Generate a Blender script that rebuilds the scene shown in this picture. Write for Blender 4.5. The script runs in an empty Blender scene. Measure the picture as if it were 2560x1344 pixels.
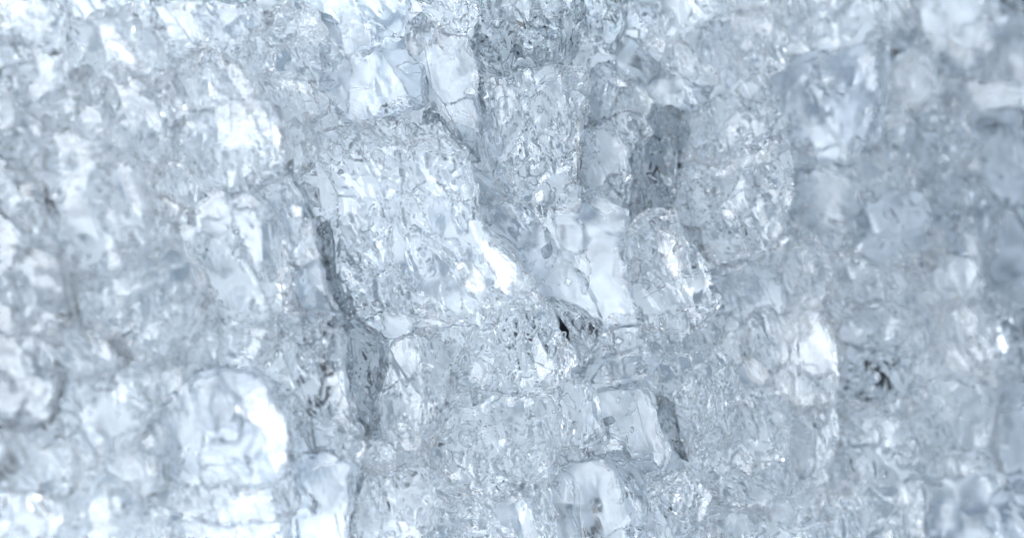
import bpy, math, random
import numpy as np
from mathutils import Vector, Matrix
from mathutils.bvhtree import BVHTree

# ------------------------------------------------------------------ camera, world, lamps, exposure
scene = bpy.context.scene
COL = scene.collection

TILT = math.radians(27)          # the lens leans over the pile from the left
PITCH = math.radians(9)
DIST = 0.36
LENS = 85.0
TARGET = Vector((0.0, 0.0, 0.046))
cam_dir = Vector((-math.sin(TILT), -math.sin(PITCH), math.cos(TILT))).normalized()
CAM = TARGET + cam_dir * DIST
fwd = -cam_dir
right = fwd.cross(Vector((0, 1, 0))).normalized()
up = right.cross(fwd).normalized()
rot = Matrix((right, up, -fwd)).transposed()
cd = bpy.data.cameras.new('camera')
cam = bpy.data.objects.new('camera', cd)
COL.objects.link(cam)
cam.matrix_world = Matrix.Translation(CAM) @ rot.to_4x4()
cd.lens = LENS
cd.sensor_width = 36.0
cd.clip_start = 0.01
cd.clip_end = 20.0
cd.dof.use_dof = True
cd.dof.focus_distance = DIST - 0.004
cd.dof.aperture_fstop = 11.0
cd.dof.aperture_blades = 9
scene.camera = cam

world = bpy.data.worlds.new('World')
scene.world = world
world.use_nodes = True
bgn = world.node_tree.nodes['Background']
bgn.inputs['Color'].default_value = (0.775, 0.875, 0.98, 1)
bgn.inputs['Strength'].default_value = 0.48


def area_lamp(name, loc, aim, size, power, color):
    ld = bpy.data.lights.new(name, 'AREA')
    ld.shape = 'RECTANGLE'
    ld.size, ld.size_y = size
    ld.energy = power
    ld.color = color
    o = bpy.data.objects.new(name, ld)
    COL.objects.link(o)
    o.location = loc
    o.rotation_euler = (Vector(aim) - Vector(loc)).to_track_quat('-Z', 'Y').to_euler()
    return o


area_lamp('softbox_lamp', (-0.36, -0.05, 0.25), (-0.03, 0, 0.04), (0.46, 0.46), 11.0, (0.93, 0.96, 1.0))

scene.view_settings.view_transform = 'Standard'
scene.view_settings.look = 'None'
scene.view_settings.exposure = 0.17
scene.view_settings.gamma = 1.0

scene.render.engine = 'CYCLES'
cy = scene.cycles
cy.max_bounces = 18
cy.transmission_bounces = 18
cy.transparent_max_bounces = 16
cy.glossy_bounces = 16
cy.diffuse_bounces = 4
cy.volume_bounces = 4
cy.caustics_reflective = True
cy.caustics_refractive = True
cy.blur_glossy = 0.6
cy.sample_clamp_indirect = 6.0
cy.use_adaptive_sampling = True
cy.adaptive_threshold = 0.12
cy.adaptive_min_samples = 16
cy.time_limit = 900
cy.use_denoising = True
try:
    cy.denoiser = 'OPENIMAGEDENOISE'
except Exception:
    pass

# ------------------------------------------------------------------ pixel <-> place helpers (photo pixels, 2560 x 1344)
PXW, PXH = 2560.0, 1344.0


def ray(px, py):
    k = 36.0 / LENS / PXW
    d = right * ((px - PXW / 2) * k) + up * (-(py - PXH / 2) * k) + fwd
    return d


def at(px, py, z):
    """the point of the pile at height z that photo pixel (px, py) looks at"""
    d = ray(px, py)
    t = (z - CAM.z) / d.z
    return CAM + d * t, t


def pixel_of(p):
    v = p - CAM
    z = v.dot(fwd)
    k = 36.0 / LENS / PXW
    return PXW / 2 + v.dot(right) / z / k, PXH / 2 - v.dot(up) / z / k


# ------------------------------------------------------------------ numpy noise
_rng = np.random.RandomState(7)
_perm = _rng.permutation(256).astype(np.int32)
_perm = np.concatenate([_perm, _perm, _perm])
_grad = _rng.normal(size=(256, 3))
_grad /= np.linalg.norm(_grad, axis=1)[:, None]
_grad = _grad.astype(np.float32)


def gnoise(p):
    p = p.astype(np.float32)
    i = np.floor(p).astype(np.int32)
    f = p - i
    i &= 255
    u = f * f * f * (f * (f * 6 - 15) + 10)
    out = np.zeros(len(p), np.float32)
    X = (i[:, 0], (i[:, 0] + 1) & 255)
    for dx in (0, 1):
        hx = _perm[X[dx]]
        wx = u[:, 0] if dx else 1 - u[:, 0]
        for dy in (0, 1):
            hy = _perm[hx + ((i[:, 1] + dy) & 255)]
            wxy = wx * (u[:, 1] if dy else 1 - u[:, 1])
            for dz in (0, 1):
                g = _grad[_perm[hy + ((i[:, 2] + dz) & 255)]]
                w = wxy * (u[:, 2] if dz else 1 - u[:, 2])
                out += w * (g[:, 0] * (f[:, 0] - dx) + g[:, 1] * (f[:, 1] - dy) + g[:, 2] * (f[:, 2] - dz))
    return out * 1.6


# ------------------------------------------------------------------ unit spheres
def icosphere(n):
    t = (1 + 5 ** .5) / 2
    v = [(-1, t, 0), (1, t, 0), (-1, -t, 0), (1, -t, 0), (0, -1, t), (0, 1, t), (0, -1, -t), (0, 1, -t), (t, 0, -1), (t, 0, 1), (-t, 0, -1), (-t, 0, 1)]
    f = [(0, 11, 5), (0, 5, 1), (0, 1, 7), (0, 7, 10), (0, 10, 11), (1, 5, 9), (5, 11, 4), (11, 10, 2), (10, 7, 6), (7, 1, 8), (3, 9, 4), (3, 4, 2), (3, 2, 6), (3, 6, 8), (3, 8, 9), (4, 9, 5), (2, 4, 11), (6, 2, 10), (8, 6, 7), (9, 8, 1)]
    v = [np.array(x, float) / np.linalg.norm(x) for x in v]
    for _ in range(n):
        mid, nf = {}, []

        def m(a, b):
            k = (min(a, b), max(a, b))
            if k not in mid:
                q = v[a] + v[b]
                v.append(q / np.linalg.norm(q))
                mid[k] = len(v) - 1
            return mid[k]
        for a, b, c in f:
            ab, bc, ca = m(a, b), m(b, c), m(c, a)
            nf += [(a, ab, ca), (b, bc, ab), (c, ca, bc), (ab, bc, ca)]
        f = nf
    return np.array(v), np.array(f, dtype=np.int32)


SPH = {n: icosphere(n) for n in (1, 2, 3, 4, 5, 6)}


def mesh_from(name, v, f, sharp=None):
    me = bpy.data.meshes.new(name)
    me.vertices.add(len(v))
    me.vertices.foreach_set('co', np.ascontiguousarray(v, dtype=np.float32).ravel())
    me.loops.add(f.size)
    me.loops.foreach_set('vertex_index', np.ascontiguousarray(f, dtype=np.int32).ravel())
    me.polygons.add(len(f))
    me.polygons.foreach_set('loop_start', np.arange(0, f.size, 3, dtype=np.int32))
    me.polygons.foreach_set('use_smooth', np.ones(len(f), dtype=bool))
    me.update(calc_edges=True)
    if sharp:
        me.set_sharp_from_angle(angle=math.radians(sharp))
    return me


# skin of each kind of ice: big facets, small facets, ridges, fine ridges, ripples, share of the skin that is broken up
AMP = {'clear': (0.9, 0.8, 0.75, 0.42, 0.04, -0.06), 'rough': (1.0, 1.2, 0.85, 0.48, 0.05, 0.08), 'dim': (1.0, 1.0, 0.8, 0.32, 0.1, 0.15),
       'frost': (0.9, 1.2, 0.65, 0.34, 0.12, 0.2), 'dark': (1.0, 1.3, 0.9, 0.55, 0.12, 0.4), 'flat': (0.42, 0.38, 0.34, 0.14, 0.04, -0.42),
       'greyflat': (0.6, 0.4, 0.36, 0.14, 0.04, -0.34), 'white': (0.7, 0.8, 0.5, 0.3, 0.1, 0.2)}
# cloudiness of the ice: in the broken skin, in the calm skin
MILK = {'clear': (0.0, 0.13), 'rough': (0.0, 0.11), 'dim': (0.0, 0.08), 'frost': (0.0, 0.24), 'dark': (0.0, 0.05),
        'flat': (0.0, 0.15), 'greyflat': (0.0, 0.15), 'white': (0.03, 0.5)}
FLOW = np.array([0.30, -0.95, 0.0])      # the ice broke along one grain, running down and a little to the right


def facet_field(q, cell, seed, slope, step):
    """broken facets: each cell of the plane (mm) is its own tilted little plane, cells drawn out along the grain"""
    f2 = FLOW[:2] / np.linalg.norm(FLOW[:2])
    along, across = q @ f2, q @ np.array([-f2[1], f2[0]])
    g = np.stack([along / (cell * 2.2), across / cell], 1)
    base = np.floor(g).astype(np.int64)
    best = np.full(len(g), 1e9)
    out = np.zeros(len(g))
    for dx in (-1, 0, 1):
        for dy in (-1, 0, 1):
            c = base + (dx, dy)
            h = (c[:, 0] * 73856093 ^ c[:, 1] * 19349663 ^ (seed * 83492791)) & 0xFFFFFF
            r = [((h * m + 12345 * m) % 65521) / 65521.0 for m in (7919, 104729, 1299709, 15485863, 32452843)]
            px, py = c[:, 0] + 0.1 + 0.8 * r[0], c[:, 1] + 0.1 + 0.8 * r[1]
            d = (g[:, 0] - px) ** 2 + (g[:, 1] - py) ** 2
            val = ((g[:, 0] - px) * (r[2] - .5) * 2.2 + (g[:, 1] - py) * (r[3] - .5)) * 2 * slope * cell + (r[4] - .5) * 2 * step
            m_ = d < best
            best = np.where(m_, d, best)
            out = np.where(m_, val, out)
    return out


# the pile's crevices (photo pixels): left of each line the ice stands proud, right of it it drops away
CREVICES = [([(640,150),(690,270),(722,430),(780,545),(850,770),(880,960),(930,1100),(885,1250),(880,1344)], 1.0),
            ([(1195,60),(1205,200),(1200,300)], 0.8), ([(1470,200),(1455,330),(1450,500)], 0.8),
            ([(1150,395),(1205,570),(1300,680),(1345,745),(1400,820),(1455,885)], 0.8), ([(1565,250),(1600,330),(1575,450),(1570,570)], 0.7),
            ([(1690,330),(1705,430),(1740,560),(1790,760),(1740,820)], 1.1), ([(2060,760),(2090,880),(2098,1010),(2085,1200)], 1.1), ([(1640,960),(1680,1060),(1725,1150)], 0.9),
            ([(1970,340),(1988,480),(1978,600)], 0.6), ([(2195,120),(2192,280),(2150,380)], 0.9), ([(2310,1190),(2315,1344)], 0.6), ([(2330,480),(2330,620)], 0.6),
            ([(735,1000),(738,1100),(725,1180)], 0.7), ([(1385,900),(1400,1050),(1375,1160)], 0.4), ([(440,150),(430,300),(380,480)], 0.5), ([(500,600),(510,780)], 0.4), ([(190,640),(185,800)], 0.6)]


def crevice_relief(px, py):
    h = np.zeros(len(px))
    for line, a in CREVICES:
        l = np.array(line, float)
        inr = (py > l[:, 1].min() - 60) & (py < l[:, 1].max() + 60)
        x0 = np.interp(py, l[:, 1], l[:, 0])
        d = (px - x0) * 0.062                      # mm
        end = np.clip((py - l[:, 1].min() + 60) / 60, 0, 1) * np.clip((l[:, 1].max() + 60 - py) / 60, 0, 1)
        h += a * np.where(inr, end * np.where(d < 0, 1.1 * np.exp(d / 5.0), -3.4 * np.exp(-d / 2.4)), 0)
    return h


# ------------------------------------------------------------------ the shape of a broken piece of ice
def chunk_shape(poly, thick, level, rs, kind='clear', back=1.0, place=(0, 0, 0)):
    """poly: outline (metres, local x right / y up). A broken block: ragged sides along the outline, a front of fracture facets
    whose grain runs on from piece to piece, an irregular back."""
    D, F = SPH[level]
    poly = np.asarray(poly, float)
    c = poly.mean(0)
    q = poly - c
    w, e = np.linalg.eigh(q.T @ q / len(q))
    a = np.sqrt(np.maximum(w, 1e-12))
    a = np.maximum(a / a.max(), 0.35)
    zz = min(1.0, max(0.45, thick / (np.abs(q).max() + 1e-9)))
    d2 = D.copy()
    d2[:, :2] = (D[:, :2] * a) @ e.T
    if np.linalg.det(e) < 0:
        F = F[:, ::-1]
    d2[:, 2] = D[:, 2] * zz + 0.34 * zz
    d2 /= np.linalg.norm(d2, axis=1)[:, None]
    th = np.arctan2(d2[:, 1], d2[:, 0])
    ct, st = np.cos(th), np.sin(th)
    R = np.zeros(len(th))
    n = len(poly)
    for i in range(n):
        p, sg = poly[i], poly[(i + 1) % n] - poly[i]
        den = ct * sg[1] - st * sg[0]
        den = np.where(np.abs(den) < 1e-12, 1e-12, den)
        t = (p[0] * sg[1] - p[1] * sg[0]) / den
        u = (p[0] * st - p[1] * ct) / den
        ok = (u >= -1e-6) & (u <= 1 + 1e-6) & (t > 0)
        R = np.where(ok, np.maximum(R, t), R)
    size = np.sqrt(np.mean(R ** 2))
    R = np.where(R <= 0, size, R)
    rho = np.maximum(np.hypot(d2[:, 0], d2[:, 1]), 1e-4)
    cands = [R / rho]

    def plane(nv, dist):
        dist = max(dist, 0.2 * min(size, thick))
        nv = nv / np.linalg.norm(nv)
        dp = d2 @ nv
        return np.where(dp > 1e-3, dist / np.maximum(dp, 1e-3), 1e3)
    # the front: one leaning plane (it rises to the right and drops off at its edge), one or two broken corners
    cands.append(plane(np.array([-rs.uniform(-0.06, 0.16), rs.uniform(-0.08, 0.08), 1.0]), thick))
    for k in range(rs.randint(0, 2) if kind in ('flat', 'greyflat') else rs.randint(1, 4)):
        az = rs.uniform(0, 2 * math.pi)
        t = rs.uniform(0.35, 1.0)
        u2 = np.array([math.cos(az), math.sin(az)])
        sup = (poly @ u2).max()
        cands.append(plane(np.array([u2[0] * math.sin(t), u2[1] * math.sin(t), math.cos(t)]), (sup * math.sin(t) + thick * math.cos(t)) * rs.uniform(0.72, 0.92)))
    for k in range(5):
        az = rs.uniform(0, 2 * math.pi)
        t = rs.uniform(0.0, 0.9)
        nv = np.array([math.cos(az) * math.sin(t), math.sin(az) * math.sin(t), -math.cos(t)])
        cands.append(plane(nv, thick * back * rs.uniform(0.6, 1.0) + 0.3 * size * math.sin(t)))
    C = np.stack(cands)
    r = np.minimum(C.min(0), 2.0 * max(R.max(), thick))
    P = d2 * r[:, None]
    mm = 1000.0
    amp = AMP[kind]
    sc = min(1.0, size * mm / 4.0)
    off = rs.uniform(0, 200, 3)
    W = (P + np.asarray(place)) * mm                    # millimetres, shared by the whole pile
    g3 = W - (W @ FLOW)[:, None] * FLOW * 0.55
    warp = np.stack([gnoise(g3 / 3.0 + k * 17) for k in range(2)], 1)
    warp = np.concatenate([warp, warp[:, :1] * 0.7], 1)
    patch = gnoise((g3 + warp * 1.5) / 5.0 + 90) + 0.55 * gnoise((g3 + warp) / 1.9 + 191)
    msk = np.clip((patch + amp[5]) * 4 + 0.5, 0, 1)
    qa = W[:, :2] + warp[:, :2] * 0.9
    big = facet_field(qa, 6.5, 3, 0.26, 0.9)
    small = facet_field(qa + 0.5 * warp[:, 1:3], 2.1, 5, 0.32, 0.32)
    n2 = 1 - 2.4 * np.abs(gnoise((g3 + warp * 2.0) / 3.2 + off + 50))
    n3 = 1.25 * gnoise((g3 + warp * 2.6) / 1.25 + off + 120)
    n4 = gnoise((g3 + warp * 1.5) / 0.55 + off + 160)
    disp = amp[0] * big + amp[1] * small * (0.15 + 0.85 * msk) + (amp[2] * n2 + amp[3] * n3 + amp[4] * n4) * (0.08 + 0.92 * msk)
    cl3 = np.array([CAM.dot(right), CAM.dot(up), -CAM.dot(fwd)])
    v3 = P + np.asarray(place) - cl3
    vpx, vpy = PXW / 2 + v3[:, 0] / -v3[:, 2] / K, PXH / 2 - v3[:, 1] / -v3[:, 2] / K
    fine = facet_field(qa + 0.3 * warp[:, :2], 0.95, 9, 0.35, 0.12)
    disp = disp + amp[1] * 0.4 * fine * msk + crevice_relief(vpx + 14 * warp[:, 0] + 10 * n4, vpy)
    front = np.clip(d2[:, 2] * 3.0, 0, 1) * sc
    side = (1 - np.clip(np.abs(d2[:, 2]) * 2.2, 0, 1)) * sc
    P[:, 2] += front * disp / mm
    P[:, :2] += (d2[:, :2] / rho[:, None]) * (side * (0.9 * n2 + 0.45 * n3 + 0.8 * small) * 0.8 / mm)[:, None]
    lo, hi = MILK[kind]
    cloud = gnoise(g3 / 4.5 + off + 70)
    if kind in ('white', 'frost'):
        milk = lo + (hi - lo) * np.clip(cloud * 1.4 + 0.45 + 0.4 * n3, 0, 1) ** 1.3
    else:
        milk = lo + (hi - lo) * (1 - msk) * np.clip(0.8 + cloud * 0.6, 0, 1)
    return P, F, milk


# ------------------------------------------------------------------ materials
def new_mat(name):
    m = bpy.data.materials.new(name)
    m.use_nodes = True
    nt = m.node_tree
    for n in list(nt.nodes):
        nt.nodes.remove(n)
    return m, nt


def ice_material(name, tint=(0.990, 0.995, 1.0), milk_col=(0.42, 0.485, 0.55), rough=0.25):
    """clear ice that turns cloudy where the piece's own 'milk' attribute says it holds air"""
    m, nt = new_mat(name)
    N, L = nt.nodes, nt.links
    out = N.new('ShaderNodeOutputMaterial')
    at_ = N.new('ShaderNodeAttribute'); at_.attribute_name = 'milk'
    gl = N.new('ShaderNodeBsdfGlass')
    gl.inputs['Color'].default_value = (*tint, 1)
    gl.inputs['IOR'].default_value = 1.31
    mr = N.new('ShaderNodeMath'); mr.operation = 'MULTIPLY'; mr.inputs[1].default_value = rough
    L.new(at_.outputs['Fac'], mr.inputs[0]); L.new(mr.outputs[0], gl.inputs['Roughness'])
    df = N.new('ShaderNodeBsdfDiffuse'); df.inputs['Color'].default_value = (*milk_col, 1)
    tr = N.new('ShaderNodeBsdfTranslucent'); tr.inputs['Color'].default_value = (*milk_col, 1)
    mt = N.new('ShaderNodeMixShader'); mt.inputs[0].default_value = 0.5
    L.new(df.outputs[0], mt.inputs[1]); L.new(tr.outputs[0], mt.inputs[2])
    mx = N.new('ShaderNodeMixShader')
    L.new(at_.outputs['Fac'], mx.inputs[0])
    L.new(gl.outputs[0], mx.inputs[1]); L.new(mt.outputs[0], mx.inputs[2])
    L.new(mx.outputs[0], out.inputs['Surface'])
    return m


def bed_material():
    m, nt = new_mat('packed_crushed_ice')
    N, L = nt.nodes, nt.links
    out = N.new('ShaderNodeOutputMaterial')
    df = N.new('ShaderNodeBsdfDiffuse')
    n = N.new('ShaderNodeTexNoise'); n.inputs['Scale'].default_value = 175; n.inputs['Detail'].default_value = 2; n.inputs['Distortion'].default_value = 0.8
    tc = N.new('ShaderNodeTexCoord'); L.new(tc.outputs['Object'], n.inputs['Vector'])
    r = N.new('ShaderNodeMix'); r.data_type = 'RGBA'
    r.inputs['A'].default_value = (0.29, 0.36, 0.43, 1)  # the dark voids between packed lumps are put into the colour
    r.inputs['B'].default_value = (0.83, 0.90, 0.96, 1)
    mr = N.new('ShaderNodeMapRange'); mr.inputs['From Min'].default_value = 0.36; mr.inputs['From Max'].default_value = 0.56
    L.new(n.outputs['Fac'], mr.inputs['Value']); L.new(mr.outputs[0], r.inputs['Factor'])
    L.new(r.outputs['Result'], df.inputs['Color'])
    L.new(df.outputs[0], out.inputs['Surface'])
    return m


MAT = {
    'clear': ice_material('clear_ice'),
    'rough': ice_material('rippled_ice'),
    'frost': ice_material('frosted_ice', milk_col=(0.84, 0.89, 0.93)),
    'dark': ice_material('shade_tinted_ice', tint=(0.80, 0.82, 0.835), milk_col=(0.36, 0.39, 0.42)),  # grey tint stands in for the shade of gaps and hollows
    'dim': ice_material('half_shade_ice', tint=(0.92, 0.935, 0.95), milk_col=(0.40, 0.44, 0.48)),  # weaker grey tint, half shade put into the colour
    'flat': ice_material('smooth_ice', tint=(0.955, 0.97, 0.985), milk_col=(0.31, 0.37, 0.43), rough=1.5),
    'greyflat': ice_material('darkened_smooth_ice', tint=(0.945, 0.96, 0.975), milk_col=(0.24, 0.295, 0.355), rough=1.3),  # darker copy of the smooth ice; light falling off rightwards is in its colour
    'white': ice_material('white_highlight_ice', milk_col=(0.80, 0.835, 0.87)),  # white of painted highlights, bright facets put into the colour
    'bed': bed_material(),
}


def tray_material():
    m, nt = new_mat('dark_tray')
    N, L = nt.nodes, nt.links
    out = N.new('ShaderNodeOutputMaterial')
    b = N.new('ShaderNodeBsdfPrincipled')
    n = N.new('ShaderNodeTexNoise'); n.inputs['Scale'].default_value = 60
    r = N.new('ShaderNodeMix'); r.data_type = 'RGBA'
    r.inputs['A'].default_value = (0.016, 0.026, 0.042, 1)
    r.inputs['B'].default_value = (0.035, 0.052, 0.078, 1)
    L.new(n.outputs['Fac'], r.inputs['Factor'])
    L.new(r.outputs['Result'], b.inputs['Base Color'])
    b.inputs['Roughness'].default_value = 0.45
    L.new(b.outputs[0], out.inputs['Surface'])
    return m


TRAY = tray_material()

# ------------------------------------------------------------------ the surface under the pile
def sheet(name, hx, hy, z, mat):
    me = bpy.data.meshes.new(name)
    me.from_pydata([(-hx, -hy, z), (hx, -hy, z), (hx, hy, z), (-hx, hy, z)], [], [(0, 1, 2, 3)])
    me.materials.append(mat)
    o = bpy.data.objects.new(name, me)
    o['kind'] = 'structure'
    COL.objects.link(o)
    return o


sheet('table', 0.6, 0.6, 0.0, TRAY)

# ------------------------------------------------------------------ the pieces one can pick out in the photograph
PILE = 0.046      # height of the pile's face above the table
K = 36.0 / LENS / PXW


SHAPE = {}


def build_piece(name, outline, lift, kind, seed, thick=None, level=None, parent=None, back=1.0, parent_at=None):
    """outline in photo pixels; lift in mm above the pile's face"""
    rs = np.random.RandomState(seed)
    o = np.array(outline, float)
    # area centroid
    x, y = o[:, 0], o[:, 1]
    x2, y2 = np.roll(x, -1), np.roll(y, -1)
    cr = x * y2 - x2 * y
    A = cr.sum() / 2
    cx = ((x + x2) * cr).sum() / (6 * A)
    cyy = ((y + y2) * cr).sum() / (6 * A)
    c, t = at(cx, cyy, PILE + lift / 1000.0)
    s = K * t
    loc = np.stack([(x - cx) * s, -(y - cyy) * s], 1)
    if thick is None:
        ext = math.sqrt(abs(A)) * s
        thick = min(0.40 * ext, 0.0065)
    if level is None:
        level = 6 if abs(A) > 100000 and 700 < cx < 1900 else 5 if abs(A) > 19000 and 300 < cx < 2150 else 4
        if abs(A) < 4000:
            level = 3
    P, F, milk = chunk_shape(loc, thick, level, rs, kind, back, (c.dot(right), c.dot(up), -c.dot(fwd)))
    me = mesh_from(name, P, F, 38)
    me.attributes.new('milk', 'FLOAT', 'POINT').data.foreach_set('value', milk.astype(np.float32))
    me.materials.append(MAT[kind])
    ob = bpy.data.objects.new(name, me)
    COL.objects.link(ob)
    SHAPE[ob.name] = (P, F)
    M = Matrix.Translation(c) @ rot.to_4x4()
    if parent is not None:
        ob.parent = parent
        ob.matrix_parent_inverse = Matrix.Identity(4)
        ob.matrix_basis = parent.matrix_basis.inverted() @ M
    else:
        ob.matrix_basis = M
    return ob


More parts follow.
